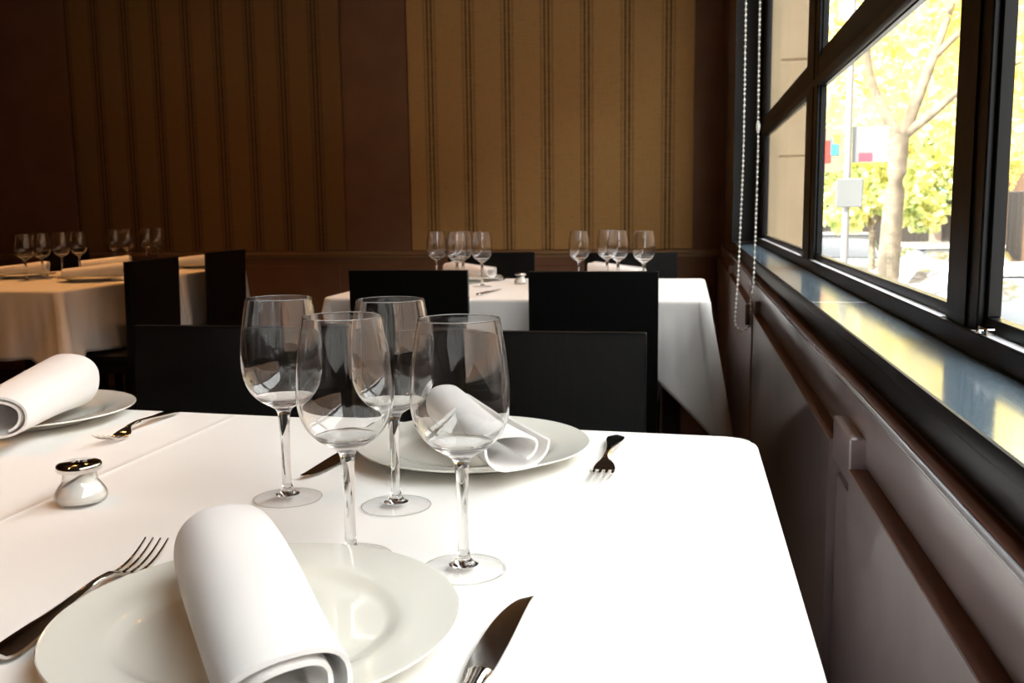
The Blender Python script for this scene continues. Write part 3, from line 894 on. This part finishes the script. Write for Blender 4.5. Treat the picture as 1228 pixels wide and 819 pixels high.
tree((3.4, 19, ZS), [(0, 0, 0), (.03, 0, 1.0), (0, 0, 1.8)],
     [([(0, 0, 1.6), (-.4, 0, 2.3), (-.6, 0, 2.9)], .05), ([(0, 0, 1.6), (.4, 0, 2.3), (.6, 0, 3.0)], .05)],
     [(-.5, 0, 2.0, .6), (.4, 0, 2.4, .7), (-.2, 0, 3.0, .7), (.9, 0, 1.9, .5)],
     None, 1500, .17, green, 'small green-leaved tree low behind the sign pole', seed=21, r0=.07)
tree((5.3, 14.5, ZS), [(0, 0, 0), (.03, 0, 1.9), (0, 0, 3.0)],
     [([(0, 0, 2.9), (-.6, 0, 3.8), (-.9, 0, 4.9)], .09), ([(0, 0, 2.9), (.7, 0, 3.8), (1.0, 0, 5.0)], .09)],
     [(-.6, 0, 3.3, .9), (.6, 0, 3.6, 1.1), (0, 0, 4.6, 1.2), (1.2, 0, 2.8, .7), (-1.0, .2, 4.6, .9)],
     None, 1800, .17, yellow, 'yellow tree seen through the rightmost pane', seed=11, r0=.13)

# sign pole with banners and back of a traffic sign
post = simple('galvanised_post', (.22, .22, .22), rough=.5, metal=.3)
t = thing('sign_pole', 'grey street pole with banners and the back of a sign, left of the trunk', 'pole', (1.70, 11, ZS))
bm = lathe(bmesh.new(), [(0, 0), (.055, 0), (.05, .3), (.04, 1.0), (.035, 5.5), (0, 5.5)], 16, closed=False)
obj('pole', bm, post, t, smooth=True, angle=50)
obj('sign_back', newbox(-.12, .16, -.075, -.055, 2.02, 2.33, bev=.01), simple('sign_grey', (.13, .14, .14), rough=.6), t)
ban = simple('banner_cream', (.24, .19, .13), rough=.8)
b1 = obj('banner', newbox(-.36, -.05, .045, .055, 2.40, 2.86), ban, t)
bm = bmesh.new(); box(bm, -.28, -.17, .040, .0445, 2.50, 2.74, bev=.004)
obj('red_shape', bm, simple('banner_red', (.45, .04, .03), rough=.8), b1)
bm = bmesh.new(); box(bm, -.18, -.09, .040, .0445, 2.58, 2.76, bev=.004)
obj('blue_shape', bm, simple('banner_blue', (.04, .20, .26), rough=.8), b1)
bm = bmesh.new(); box(bm, -.15, -.08, .038, .0440, 2.70, 2.80, bev=.004)
obj('orange_shape', bm, simple('banner_orange', (.8, .35, .05), rough=.8), b1)
b2 = obj('banner', newbox(.05, .42, .045, .055, 2.50, 2.88), simple('banner_white', (.17, .18, .19), rough=.8), t)
obj('pink_shape', newbox(.12, .26, .040, .0445, 2.51, 2.60, bev=.003), simple('banner_pink', (.35, .05, .08), rough=.8), b2)

# cars
def car(x, y, rz, paint, label):
    t = thing('parked_car', label, 'car', (x, y, ZS), rz, 'parked cars outside the window')
    def shell(secs, hw_of, m, name, parent, bev=.05):
        bm = bmesh.new(); rows = []
        for (yy, zb, zt, hw, tum) in secs:
            rows.append([bm.verts.new(q) for q in ((-hw, yy, zb), (-hw*1.0, yy, (zb+zt)/2), (-hw*tum, yy, zt-.03), (-hw*tum*.85, yy, zt), (hw*tum*.85, yy, zt), (hw*tum, yy, zt-.03), (hw, yy, (zb+zt)/2), (hw, yy, zb))])
        for a, b in zip(rows, rows[1:]):
            for k in range(8): bm.faces.new((a[k], a[(k+1) % 8], b[(k+1) % 8], b[k]))
        bm.faces.new(rows[0][::-1]); bm.faces.new(rows[-1])
        return obj(name, bm, m, parent, smooth=True, angle=40)
    shell([(-2.05, .35, .62, .70, .9), (-1.95, .28, .82, .80, .92), (-1.3, .22, .93, .85, .93), (-.6, .22, .96, .86, .93), (1.2, .22, .98, .86, .93), (1.85, .26, .97, .83, .92), (2.05, .34, .80, .74, .9)], None, paint, 'body', t)
    dark = simple('car_glass', (.03, .035, .04), rough=.08, coat=.5)
    shell([(-1.05, .93, .96, .74, .95), (-.45, .93, 1.38, .74, .80), (.2, .93, 1.43, .74, .80), (1.0, .93, 1.38, .74, .80), (1.65, .93, .98, .74, .95)], None, dark, 'glasshouse', t)
    obj('roof', newbox(-.585, .585, -.40, 1.0, 1.395, 1.45, bev=.02, seg=2), paint, t, smooth=True, angle=50)
    rub = simple('tyre', (.02, .02, .02), rough=.8); hub = simple('hubcap', (.6, .6, .62), rough=.3, metal=1)
    for sx in (-1, 1):
        for yy in (-1.25, 1.25):
            bm = lathe(bmesh.new(), [(.16, -.09), (.30, -.09), (.32, -.06), (.32, .06), (.30, .09), (.16, .09)], 28)
            w = obj('wheel', bm, rub, t, smooth=True, angle=40); w.rotation_euler = (0, PI/2, 0); w.location = (sx*.78, yy, .32)
            hcap = obj('hubcap', lathe(bmesh.new(), [(0, -.05), (.16, -.07), (.17, 0), (.16, .07), (0, .05)], 20, closed=False), hub, w, smooth=True, angle=40)
    for sx in (-1, 1):
        tag(obj('tail_light', newbox(sx*.68-.09, sx*.68+.09, -2.035, -1.96, .62, .76, bev=.015), simple('tail_red', (.6, .03, .02), rough=.2), t), 'red tail light')
    return t
white = simple('white_car_paint', (.82, .83, .84), rough=.2, coat=.8)
grey = simple('grey_car_paint', (.30, .31, .33), rough=.25, coat=.8)
car(3.9, 15.2, .05, white, 'white parked car seen behind the forked tree trunk')
car(3.0, 9.6, .05, white, 'white parked car low in the middle pane, in front of the other white car')
car(3.3, 22.0, 0, grey, 'grey parked car far down the street at the left of the middle pane')
car(3.6, 5.0, .05, white, 'white parked car close outside, seen in the rightmost pane')

# buildings at the end of the street
fac = simple('pinkish_plaster', (.34, .25, .20), rough=.9, noise=.1, nscale=1)
roofm = simple('grey_slate', (.25, .25, .26), rough=.8, noise=.3, nscale=3)
darkglass = simple('shop_glass', (.05, .045, .04), rough=.2)
t = thing('building', 'house with a grey hipped roof and shopfronts at the far end of the street', 'building', (0, 34, ZS))
obj('wall', newbox(2.4, 9.5, 0, 6, 0, 5.6), fac, t)
bm = bmesh.new()
vs = [bm.verts.new(p) for p in ((2.2, -.3, 5.6), (5.2, -.3, 5.6), (5.2, 6.3, 5.6), (2.2, 6.3, 5.6), (2.9, 1.6, 7.4), (4.5, 1.6, 7.4), (4.5, 4.4, 7.4), (2.9, 4.4, 7.4))]
for f in ((0,1,5,4),(1,2,6,5),(2,3,7,6),(3,0,4,7),(4,5,6,7),(0,3,2,1)): bm.faces.new([vs[i] for i in f])
obj('roof', bm, roofm, t)
for k in range(5):
    x = 2.9 + k*1.35
    f = obj('shop_window', newbox(x, x+.95, -.04, -.005, .2, 2.2, bev=.01), darkglass, t)
    obj('window', newbox(x+.1, x+.8, -.04, -.005, 3.0, 4.5, bev=.01), darkglass, t)
obj('awning', prism(bmesh.new(), [(-.9, 2.25), (-.88, 2.25), (-.005, 2.75), (-.005, 2.72)], 7.4, 8.9, axis='x'), simple('turquoise_awning', (.15, .55, .6), rough=.8), t)
t = thing('building', 'tall brown building with dark ground floor across the street behind the trees', 'building', (10.5, -24, ZS))
obj('wall', newbox(0, 6, 0, 68, 0, 9), simple('brown_brick', (.15, .085, .05), rough=.9, noise=.1, nscale=1), t)  # lengthened along the street beyond view to block low sky light
for k in range(32):
    obj('shop_window', newbox(-.04, -.005, k*2.1+.3, k*2.1+1.8, .2, 2.4, bev=.01), darkglass, t)
    for z in (3.4, 6.2):
        obj('window', newbox(-.04, -.005, k*2.1+.5, k*2.1+1.5, z, z+1.6, bev=.01), darkglass, t)

# ------------------------------------------------------------------ lighting
w = bpy.data.worlds.new('World'); bpy.context.scene.world = w; w.use_nodes = True
nt = w.node_tree; bg = nt.nodes['Background']
bg.inputs[0].default_value = (.985, .99, .985, 1); bg.inputs[1].default_value = 8.4
L = bpy.data.lights.new('sun', 'SUN'); L.energy = 24; L.angle = math.radians(3); L.color = (1, .93, .82)
s = bpy.data.objects.new('sun', L); C.objects.link(s); s.rotation_euler = Vector((-.42, -.5, .80)).to_track_quat('Z', 'Y').to_euler()

def downlight(x, y, power, lab, cone=70):
    t = thing('ceiling_light', lab, 'ceiling light', (x, y, ROOF), 0, 'ceiling downlights')
    obj('ring', lathe(bmesh.new(), [(.05, -.0005), (.075, -.0005), (.074, -.008), (.052, -.012)], 32), M['pale_gray'], t, smooth=True, angle=40)
    obj('lens', lathe(bmesh.new(), [(0, -.003), (.05, -.003), (.05, -.0008), (0, -.0008)], 32, closed=False), emit('warm_lens', (1, .50, .16), 40), t)
    l = bpy.data.lights.new('downlight', 'SPOT'); l.energy = power; l.color = (1, .44, .14); l.spot_size = math.radians(cone); l.spot_blend = .7; l.shadow_soft_size = .05
    o = bpy.data.objects.new('downlight', l); C.objects.link(o); o.location = (0, 0, -.02); o.parent = t
for x, y, p, lab in ((-2.9, 3.9, 85, 'warm downlight over the nearer left table'), (-2.9, 4.55, 45, 'warm downlight over the farther left table'),
                     (-1.1, 3.6, 62, 'warm downlight over the middle table'), (-2.2, 2.4, 80, 'warm downlight over the aisle left of the foreground table'), (-1.6, .6, 78, 'warm downlight over the near left corner')):
    downlight(x, y, p, lab)

# ------------------------------------------------------------------- camera
f_px, yaw, pitch, roll = 1150.0, -.1806, .1374, -.013
cy, sy, cp, sp = math.cos(yaw), math.sin(yaw), math.cos(pitch), math.sin(pitch)
F = Vector((sy*cp, cy*cp, -sp)); R0 = Vector((cy, -sy, 0)); U0 = R0.cross(F)
Rv = math.cos(roll)*R0 + math.sin(roll)*U0; Uv = -math.sin(roll)*R0 + math.cos(roll)*U0
cd = bpy.data.cameras.new('camera'); cam = bpy.data.objects.new('camera', cd); C.objects.link(cam)
cam.matrix_world = Matrix(((Rv.x, Uv.x, -F.x, 0), (Rv.y, Uv.y, -F.y, 0), (Rv.z, Uv.z, -F.z, 1.05), (0, 0, 0, 1)))
cd.sensor_width = 36; cd.lens = f_px/1228*36; cd.clip_start = .02; cd.clip_end = 200
cd.dof.use_dof = True; cd.dof.focus_distance = .95; cd.dof.aperture_fstop = 16
sc = bpy.context.scene; sc.camera = cam
sc.view_settings.view_transform = 'Standard'; sc.view_settings.look = 'None'; sc.view_settings.gamma = 1
sc.view_settings.use_curve_mapping = False; sc.view_settings.exposure = .0
sc.cycles.max_bounces = 26; sc.cycles.transparent_max_bounces = 40; sc.cycles.transmission_bounces = 24
sc.cycles.glossy_bounces = 5; sc.cycles.diffuse_bounces = 5; sc.cycles.sample_clamp_indirect = 6
sc.cycles.use_denoising = True
